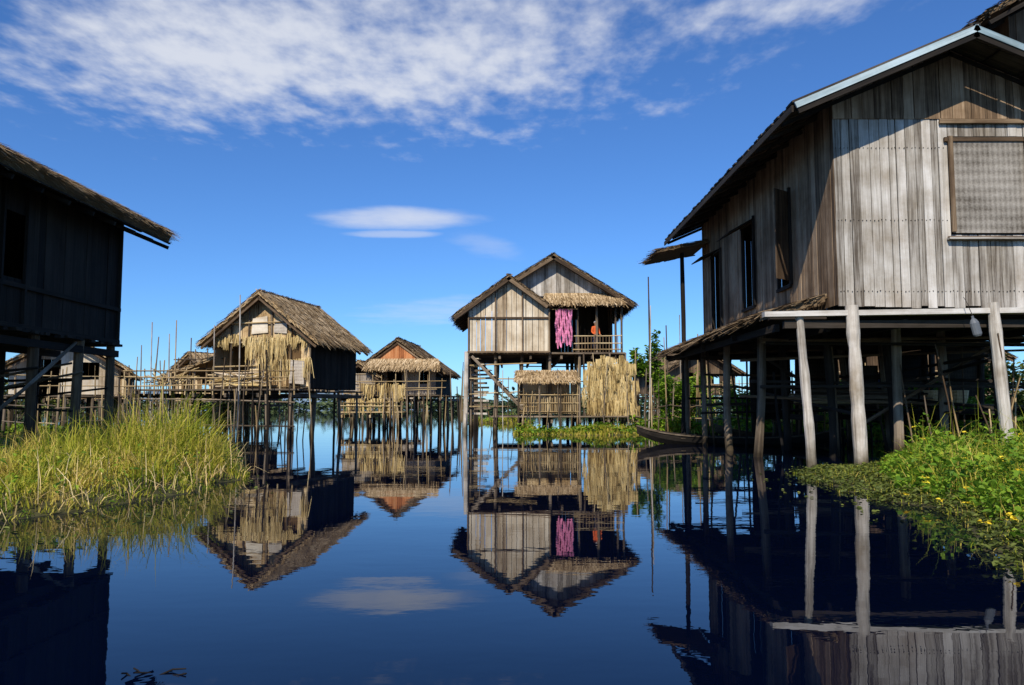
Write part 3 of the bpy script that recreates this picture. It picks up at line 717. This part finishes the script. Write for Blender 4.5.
def leaves(name,p,size,mat,parent=None,tilt=.8,var=None,asp=.55):
    n=len(p)
    az=np.random.rand(n)*6.283; el=(np.random.rand(n)-.35)*tilt*1.6
    d=np.stack([np.cos(az)*np.cos(el),np.sin(az)*np.cos(el),np.sin(el)],1)
    s=np.stack([-np.sin(az),np.cos(az),np.random.randn(n)*.4],1); s/=np.linalg.norm(s,axis=1)[:,None]
    nn=np.cross(d,s); L_=size[:,None]; v=np.zeros((n,6,3)); wd=L_*asp*.5
    v[:,0]=p; v[:,1]=p+d*L_*.3-s*wd*.95+nn*L_*.1; v[:,2]=p+d*L_*.68-s*wd*.8+nn*L_*.07
    v[:,3]=p+d*L_-nn*L_*.12; v[:,4]=p+d*L_*.68+s*wd*.8+nn*L_*.07; v[:,5]=p+d*L_*.3+s*wd*.95+nn*L_*.1
    base=np.arange(n)*6
    f=np.stack([base,base+3,base+2,base+1],1).tolist()+np.stack([base,base+5,base+4,base+3],1).tolist()
    vr=np.random.rand(n) if var is None else var
    return mkobj(name,v.reshape(-1,3).tolist(),f,np.zeros((n*6,3)),np.repeat(vr,6),[mat],None,parent)
def empty(name):
    e=bpy.data.objects.new(name,None); scn.collection.objects.link(e); return e
def lump(p,fx=1.0,ph=0):
    return .5+.25*np.sin(p[:,0]*1.9*fx+ph+np.sin(p[:,1]*1.3))+.25*np.sin(p[:,1]*2.3*fx+1.7*ph+np.sin(p[:,0]*2.7))
# left island
poly=wob_poly([(-10,8.3),(-5.9,8.7),(-5.2,10.2),(-4.8,12.2),(-5.0,15.2),(-6.8,19),(-9,22.5),(-14,23),(-15,9)],.24,5)
E=empty('grass_island')
mound(poly,.22,'mound',E)
p=sample(poly,42000); e=edged(poly,p); lu=lump(p); l2=lump(p,2.6,4); l3=lump(p,1.7,9)
cl=np.floor(lump(p,3.1,2)*9)
pk=np.exp(-(((p[:,0]+6.7)/1.5)**2+((p[:,1]-14.4)/3.2)**2))*(.6+.8*l3)
h=(.12+.22*lu*np.random.rand(len(p))**.6+.25*l2*np.random.rand(len(p))**2+pk*(.38+1.0*np.random.rand(len(p))**1.3))*np.clip(e/.9+.35,0,1)
z0=np.minimum(e*.35,.2)-.05
blades('grass_blades',p,z0,h,.017,'grass',E,.95,clump=cl,var=np.clip(np.random.rand(len(p))*.65+(l2-.5)*.8+.22,0,1))
q=sample(poly,7000); e2=edged(poly,q); q=q[(e2<.8)]
blades('straw_blades',q,np.full(len(q),0.0),.12+.3*np.random.rand(len(q)),.015,'straw',E,1.7,var=np.random.rand(len(q)))
q=sample(poly,3200)
blades('dry_stalks',q,np.full(len(q),0.1),.2+.6*np.random.rand(len(q)),.012,'straw',E,.8,var=.3+.7*np.random.rand(len(q)))
lp=sample(poly,6000); le=edged(poly,lp); lp3=np.c_[lp,np.minimum(le*.4,.3)+np.random.rand(len(lp))*.35]
leaves('creeper_leaves',lp3,.03+.07*np.random.rand(len(lp)),'leaf',E)
# right floating vegetation
poly=wob_poly([(5.6,15.6),(5.0,12.6),(5.1,10.9),(5.1,9.4),(4.8,8.2),(4.2,7.2),(3.95,6.3),(4.6,5.7),(11,6),(14,13),(13.5,17),(9.5,18),(6.6,16.4)],.24,6)
E=empty('water_hyacinth_mat')
mound(poly,.05,'mat',E)
def hmap(p,e):
    lu=lump(p,1.2,.7); l2=lump(p,3.0,2.2)
    k=np.clip((p[:,0]-.46*p[:,1]-.1)/.9,.0,1)
    return np.clip(e/1.0,0,1)*(.09+.06*l2+k*(.16+.6*lu*l2+.25*l2))
p=sample(poly,50000); e=edged(poly,p); H_=hmap(p,e)
z=.03+H_*np.random.rand(len(p))**.7
low=H_<.15
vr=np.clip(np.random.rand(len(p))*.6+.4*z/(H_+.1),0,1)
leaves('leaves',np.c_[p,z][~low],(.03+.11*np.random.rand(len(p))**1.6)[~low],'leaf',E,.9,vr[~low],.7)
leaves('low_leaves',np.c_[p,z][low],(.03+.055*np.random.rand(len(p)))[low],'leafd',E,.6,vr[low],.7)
p=sample(poly,12000); e=edged(poly,p); H_=hmap(p,e)
blades('stems',p,np.full(len(p),0.),(.06+H_*(.6+1.1*np.random.rand(len(p))**2)),.013,'grass',E,.7)
q=sample(poly,190); q=q[(q[:,0]>.5*q[:,1])]; e=edged(poly,q); hz=hmap(q,e)+.09
for k in range(5): leaves('flowers',np.c_[q+np.random.randn(len(q),2)*.015,hz+.02*np.random.rand(len(q))],np.full(len(q),.055),'flower',E,.5,None,.8)
p=sample(poly,14000); e=edged(poly,p); p=p[e<.7]
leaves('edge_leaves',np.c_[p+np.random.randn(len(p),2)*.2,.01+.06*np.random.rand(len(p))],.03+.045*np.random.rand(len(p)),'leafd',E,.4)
q=np.vstack([np.random.randn(110,2)*np.array([.45,2.2])+np.array([4.6,10.5]),np.random.randn(80,2)*np.array([.4,2.2])+np.array([-4.6,11.5]),np.random.randn(60,2)*np.array([2.2,.8])+np.array([3,33])])
leaves('floating_leaves',np.c_[q,np.full(len(q),.008)],.03+.05*np.random.rand(len(q)),'leafd',None,.08)
def mat_patch(name,poly,ng,nl,hg,mat='grass',lm='leaf',ls=.15):
    E=empty(name); poly=wob_poly(poly,.25,4); mound(poly,.15,'mound',E,.6)
    p=sample(poly,ng); e=edged(poly,p); lu=lump(p,.8,1.3)
    blades('grass_blades',p,np.zeros(len(p)),(.15+hg*lu*np.random.rand(len(p)))*np.clip(e/.6+.4,0,1),.04,mat,E,.5)
    if nl:
        p=sample(poly,nl); e=edged(poly,p); lu=lump(p,.8,1.3)
        leaves('leaves',np.c_[p,.1+hg*.8*lu*np.random.rand(len(p))],ls*(.5+np.random.rand(len(p))),lm,E)
mat_patch('grass_bank',[(.2,35.2),(3,34.2),(6.2,34.6),(6.5,36.5),(3,37.2),(.6,36.8)],5000,1500,.55)
mat_patch('grass_bank',[(5.5,37),(8,35.5),(12,35.5),(13,39),(7,40)],5000,4000,1.1,ls=.22)
mat_patch('grass_bank',[(8.5,31),(13,28.5),(20,27.5),(24,31),(16,34)],7000,7000,1.2,ls=.25)
mat_patch('grass_bank',[(-3.4,58),(1,57),(1.5,60),(-3,61)],2500,800,.8)
mat_patch('grass_bank',[(-30,33),(-17,33.5),(-15,36),(-20,38),(-32,40)],6000,3000,.5,ls=.2)
mat_patch('grass_bank',[(11,20),(14,19),(22,20),(22,26),(13,24)],5000,5000,.9,ls=.16)
def shrub(name,c,r,n,size,mat='leaf'):
    E=empty(name)
    b=B()
    for k in range(7):
        b.pole((c[0]+U(-.1,.1),c[1]+U(-.1,.1),-.2),(c[0]+U(-.6,.6)*r[0],c[1]+U(-.6,.6)*r[1],c[2]+U(-.2,.7)*r[2]),.04,.015,'post',5,4,.05)
    b.obj('stems',E)
    cs=np.array([[U(-.75,.75)*r[0],U(-.75,.75)*r[1],U(-.7,.8)*r[2]] for _ in range(12)])
    k=np.random.randint(0,12,n); q=np.random.randn(n,3)*np.array(r)*.2+cs[k]+np.array(c); q=q[q[:,2]>.05]
    leaves('foliage',q,size*(.5+.8*np.random.rand(len(q))),mat,E)
for c,r,n,s,m in (((7.6,37.2,1.3),(.8,.8,1.2),2200,.2,'leaf'),((8.8,38,1.5),(.9,.8,1.2),2200,.22,'leaf'),((6.2,38.8,3.3),(.35,.4,.7),500,.25,'leaf'),((7.3,40,3.3),(.45,.4,1.5),700,.25,'leaf'),
    ((10.5,34,1.0),(1.3,.8,1.0),2200,.2,'leaf'),((12.3,31,1.2),(1.3,.8,1.1),2200,.2,'leaf'),((15.5,30,1.2),(2.2,1,1.3),3500,.22,'leaf'),((20,31,1.6),(2.5,1.2,1.5),3500,.24,'leafd'),((13,24,.9),(1.6,.8,.9),2500,.16,'leaf'),((17,22,.9),(1.6,.8,1.0),2500,.16,'leaf'),
    ((-24,33,.7),(2,1,.6),2000,.2,'leaf'),((-28,44,1.6),(3,1.5,1.6),3000,.25,'leafd'),((-13.8,37,.8),(1,.6,.6),900,.18,'leaf')):
    shrub('shrub',c,r,n,s,m)
# distant tree line & hills
E=empty('distant_tree_line')
pts=[]
for k in range(260):
    a=math.radians(U(-48,48)); d=U(150,260); x=math.sin(a)*d; y=math.cos(a)*d; hh=U(1.2,4.2)*(1.5 if R()<.12 else 1)
    pts.append(np.random.randn(110,3)*np.array([U(2,6),2,hh*.28])+np.array([x,y,hh*.45]))
q=np.vstack(pts); q[:,2]=np.abs(q[:,2])
leaves('foliage',q,.8+.9*np.random.rand(len(q)),'tree',E)
vs=[];fs=[];n=160
for i in range(n+1):
    a=math.radians(-60+120*i/n); d=5200
    hh=60+55*math.sin(i*.11+1)+28*math.sin(i*.31)+12*math.sin(i*.83)
    vs+= [(math.sin(a)*d,math.cos(a)*d,-5),(math.sin(a)*(d+300),math.cos(a)*(d+300),max(8,hh))]
for i in range(n): fs.append((2*i,2*i+2,2*i+3,2*i+1))
mkobj('hills',vs,fs,[(0,0,0)]*len(vs),[.5]*len(vs),['hill'],smooth=True)
b=B()
for k in range(9): b.pole((-1.75+U(-.08,.08),3.9+U(-.05,.05),-.02),(-1.72+U(-.16,.16),3.9+U(-.06,.06),U(-.005,.02)),.006,.004,'dark',4,3,.05)
b.obj('floating_twigs')
# laundry
b=B()
for k,(c,x) in enumerate((('bluec',12.0),('white',12.9),('orange',13.6))):
    n=8; vs=[];fs=[]
    for i in range(n+1):
        for j in range(5): vs.append((x+i*.08,26.5+.05*math.sin(i*1.3+k)+.03*j*math.sin(i),2.4-j*.22))
    for i in range(n):
        for j in range(4): a=i*5+j; fs.append((a,a+1,a+6,a+5))
    b.add(vs,fs,[(0,0,0)]*len(vs),c)
b.pole((11.5,26.5,2.42),(14.8,26.5,2.42),.012,.012,'dark',5,4,.005)
for x in (11.5,14.8): b.pole((x,26.5,-.5),(x,26.5,2.6),.04,.03,'post')
b.obj('clothes_line')
# ================================================================== person on verandah
def person(loc,rot=0):
    E=empty('person'); E.location=loc; E.rotation_euler=(0,0,rot)
    def skin(name,vs,es,rad,mat,sub=2):
        me=bpy.data.meshes.new(name); me.from_pydata(vs,es,[]); o=bpy.data.objects.new(name,me); scn.collection.objects.link(o); o.parent=E
        me.materials.append(M[mat]); md=o.modifiers.new('s','SKIN'); md.use_smooth_shade=True
        for i,r in enumerate(rad): me.skin_vertices[0].data[i].radius=(r[0],r[1]) if isinstance(r,tuple) else (r,r)
        me.skin_vertices[0].data[0].use_root=True
        s=o.modifiers.new('d','SUBSURF'); s.levels=sub; s.render_levels=sub
    skin('torso_and_arms',[(0,0,.85),(0,0,1.02),(0,.0,1.18),(0,0,1.27),(.15,0,1.26),(.2,-.03,1.02),(.16,-.2,.9),(-.15,0,1.26),(-.2,-.02,1.02),(-.15,-.2,.9),(0,0,1.34)],
        [(0,1),(1,2),(2,3),(3,4),(4,5),(5,6),(3,7),(7,8),(8,9),(3,10)],[(.14,.1),(.125,.09),(.145,.1),(.11,.08),.06,.045,.035,.06,.045,.035,.045],'orange')
    skin('longyi',[(0,0,.88),(0,0,.6),(0,.01,.3),(0,.01,.1)],[(0,1),(1,2),(2,3)],[(.15,.11),(.17,.13),(.15,.12),(.16,.12)],'navy')
    skin('neck_and_head',[(0,0,1.3),(0,-.005,1.37),(0,-.015,1.42),(0,-.02,1.49),(0,-.005,1.54)],[(0,1),(1,2),(2,3),(3,4)],[.045,.045,(.06,.07),(.072,.085),(.05,.06)],'skin')
    for sx in (-1,1):
        vs=[(sx*.155,-.2,.9),(sx*.15,-.26,.88)];es=[(0,1)];rd=[.028,.03]
        for k in range(4):
            i=len(vs); x=sx*.15+(k-1.5)*.02; vs+=[(x,-.3,.875),(x,-.33,.86),(x,-.34,.83)]; es+=[(1,i),(i,i+1),(i+1,i+2)]; rd+=[.009,.008,.007]
        i=len(vs); vs+=[(sx*.15-sx*.035,-.26,.87),(sx*.15-sx*.05,-.29,.86)]; es+=[(0,i),(i,i+1)]; rd+=[.011,.009]
        skin('hand',vs,es,rd,'skin',1)
        skin('foot',[(sx*.07,.03,.05),(sx*.07,-.08,.03),(sx*.075,-.15,.02)],[(0,1),(1,2)],[.035,.035,.025],'skin',1)
        skin('ear',[(sx*.074,0,1.47),(sx*.08,.005,1.5)],[(0,1)],[.012,.014],'skin',1)
        skin('eye',[(sx*.028,-.1,1.485),(sx*.034,-.1,1.485)],[(0,1)],[.008,.008],'hair',1)
    skin('nose',[(0,-.1,1.485),(0,-.118,1.455)],[(0,1)],[.009,.013],'skin',1)
    skin('mouth',[(-.02,-.093,1.425),(.02,-.093,1.425)],[(0,1)],[.006,.006],'orange',1)
    skin('head_scarf',[(0,.03,1.45),(0,.02,1.53),(0,-.01,1.575)],[(0,1),(1,2)],[(.075,.075),(.085,.095),(.05,.055)],'white')
person((4.2,cy+.12,3.95),.3)
# ================================================================== water
m,nt,out=newmat('lake_water')
p=N(nt,'ShaderNodeBsdfPrincipled'); p.inputs['Base Color'].default_value=(.0006,.0025,.011,1)
p.inputs['Roughness'].default_value=.0; p.inputs['IOR'].default_value=1.33; p.inputs['Specular IOR Level'].default_value=.5
p.inputs['Specular Tint'].default_value=(.68,.76,.98,1)
pos=objc(nt)
n1=noise(nt,mapping(nt,pos,(.5,1.0,1)),1.1,3,.5); n2=noise(nt,mapping(nt,pos,(1,1.6,1)),5.0,2,.5)
gust=noise(nt,pos,.12,2)
hgt=mth(nt,'MULTIPLY',mth(nt,'ADD',n1,mth(nt,'MULTIPLY',n2,.13)),mth(nt,'ADD',.3,gust))
bp=N(nt,'ShaderNodeBump'); bp.inputs['Strength'].default_value=1; bp.inputs['Distance'].default_value=.003
L(nt,hgt,bp.inputs['Height']); L(nt,bp.outputs[0],p.inputs['Normal']); L(nt,p.outputs[0],out.inputs[0])
M['water']=m
S=6500
mkobj('water',[(-S,-S,0),(S,-S,0),(S,S,0),(-S,S,0)],[(0,1,2,3)],[(0,0,0)]*4,[.5]*4,['water'])
# ================================================================== sky, sun, camera
ts=V3((-.30,-.95,0)).normalized(); el=math.radians(41)
ts=V3((ts.x*math.cos(el),ts.y*math.cos(el),math.sin(el)))
sun=bpy.data.lights.new('sun','SUN'); sun.energy=5.0; sun.angle=math.radians(.5); sun.color=(1,.925,.81)
so=bpy.data.objects.new('sun',sun); so.rotation_euler=ts.to_track_quat('Z','Y').to_euler(); scn.collection.objects.link(so)
w=bpy.data.worlds.new('World'); scn.world=w; w.use_nodes=True; nt=w.node_tree; nt.nodes.clear()
wo=N(nt,'ShaderNodeOutputWorld'); bg=N(nt,'ShaderNodeBackground'); bg.inputs[1].default_value=.097; L(nt,bg.outputs[0],wo.inputs[0])
sk=N(nt,'ShaderNodeTexSky'); sk.sky_type='NISHITA'; sk.sun_disc=False; sk.sun_elevation=el; sk.sun_rotation=math.atan2(ts.x,ts.y)
sk.air_density=1.0; sk.dust_density=.3; sk.ozone_density=3.0; sk.altitude=900
col=mixc(nt,1.0,sk.outputs[0],(.60,1.0,1.50),'MULTIPLY')
tc=N(nt,'ShaderNodeTexCoord'); sx=N(nt,'ShaderNodeSeparateXYZ'); L(nt,tc.outputs['Generated'],sx.inputs[0])
X,Y,Z=sx.outputs
Ym=mth(nt,'MAXIMUM',Y,.08); A=mth(nt,'DIVIDE',X,Ym); Ee=mth(nt,'DIVIDE',Z,Ym)
Zm=mth(nt,'MAXIMUM',Z,.04)
cb=N(nt,'ShaderNodeCombineXYZ'); L(nt,mth(nt,'DIVIDE',X,Zm),cb.inputs[0]); L(nt,mth(nt,'DIVIDE',Y,Zm),cb.inputs[1])
cp=cb.outputs[0]
f1=noise(nt,mapping(nt,cp,(1.2,1.1,1)),1.5,5,.55); f2=noise(nt,mapping(nt,cp,(1.3,.85,1)),8.5,4,.55)
f3=noise(nt,cp,2.6,4,.6)
def ell(ca,ce,ra,re,tilt=0):
    da=mth(nt,'SUBTRACT',A,ca); de=mth(nt,'SUBTRACT',Ee,ce)
    de=mth(nt,'SUBTRACT',de,mth(nt,'MULTIPLY',da,tilt))
    q=mth(nt,'ADD',mth(nt,'POWER',mth(nt,'ABSOLUTE',mth(nt,'DIVIDE',da,ra)),2.0),mth(nt,'POWER',mth(nt,'ABSOLUTE',mth(nt,'DIVIDE',de,re)),2.0))
    return mth(nt,'SUBTRACT',1.0,q)
def sstep(x,a,b):
    n=N(nt,'ShaderNodeMapRange',interpolation_type='SMOOTHSTEP'); L(nt,x,n.inputs[0]); n.inputs[1].default_value=a; n.inputs[2].default_value=b
    return n.outputs[0]
big=ell(-.25,.475,.52,.13,.0); big2=ell(.22,.53,.36,.07,.1)
mk=mth(nt,'MAXIMUM',mth(nt,'MAXIMUM',big,mth(nt,'SUBTRACT',big2,.5)),-1.5)
d=mth(nt,'ADD',mth(nt,'MULTIPLY',mk,.75),mth(nt,'MULTIPLY',mth(nt,'SUBTRACT',f1,.5),2.2))
d=mth(nt,'ADD',d,mth(nt,'MULTIPLY',mth(nt,'SUBTRACT',f2,.5),1.5))
c1=mth(nt,'MULTIPLY',sstep(d,-.15,1.1),.85)
l1=mth(nt,'ADD',ell(-.148,.243,.115,.0165,-.01),mth(nt,'MULTIPLY',mth(nt,'SUBTRACT',f3,.5),1.3)); c2=mth(nt,'MULTIPLY',sstep(l1,-.2,1.2),.72)
l2=mth(nt,'ADD',ell(-.035,.208,.055,.018,-.25),mth(nt,'MULTIPLY',mth(nt,'SUBTRACT',f3,.5),1.8)); c3=mth(nt,'MULTIPLY',sstep(l2,-.1,1.4),.22)
l3=mth(nt,'ADD',ell(-.08,.122,.13,.02,.05),mth(nt,'MULTIPLY',mth(nt,'SUBTRACT',f3,.5),1.8)); c4=mth(nt,'MULTIPLY',sstep(l3,-.2,1.4),.28)
l4=mth(nt,'ADD',ell(-.155,.222,.07,.006,0),mth(nt,'MULTIPLY',mth(nt,'SUBTRACT',f3,.5),1.2)); c5=mth(nt,'MULTIPLY',sstep(l4,-.1,.9),.4)
cl=mth(nt,'MAXIMUM',mth(nt,'MAXIMUM',c1,c2),mth(nt,'MAXIMUM',mth(nt,'MAXIMUM',c3,c5),c4))
cl=mth(nt,'MULTIPLY',cl,sstep(Z,.0,.06))
col=mixc(nt,cl,col,(8.0,8.3,9.0))
L(nt,col,bg.inputs[0])
cam=bpy.data.cameras.new('camera'); cam.sensor_width=36; cam.lens=27.42; cam.clip_end=20000; cam.clip_start=.1
co=bpy.data.objects.new('camera',cam); co.location=(0,0,1.3); co.rotation_euler=(math.radians(94.6),0,0); scn.collection.objects.link(co); scn.camera=co
scn.view_settings.view_transform='Standard'; scn.view_settings.look='None'; scn.view_settings.exposure=0
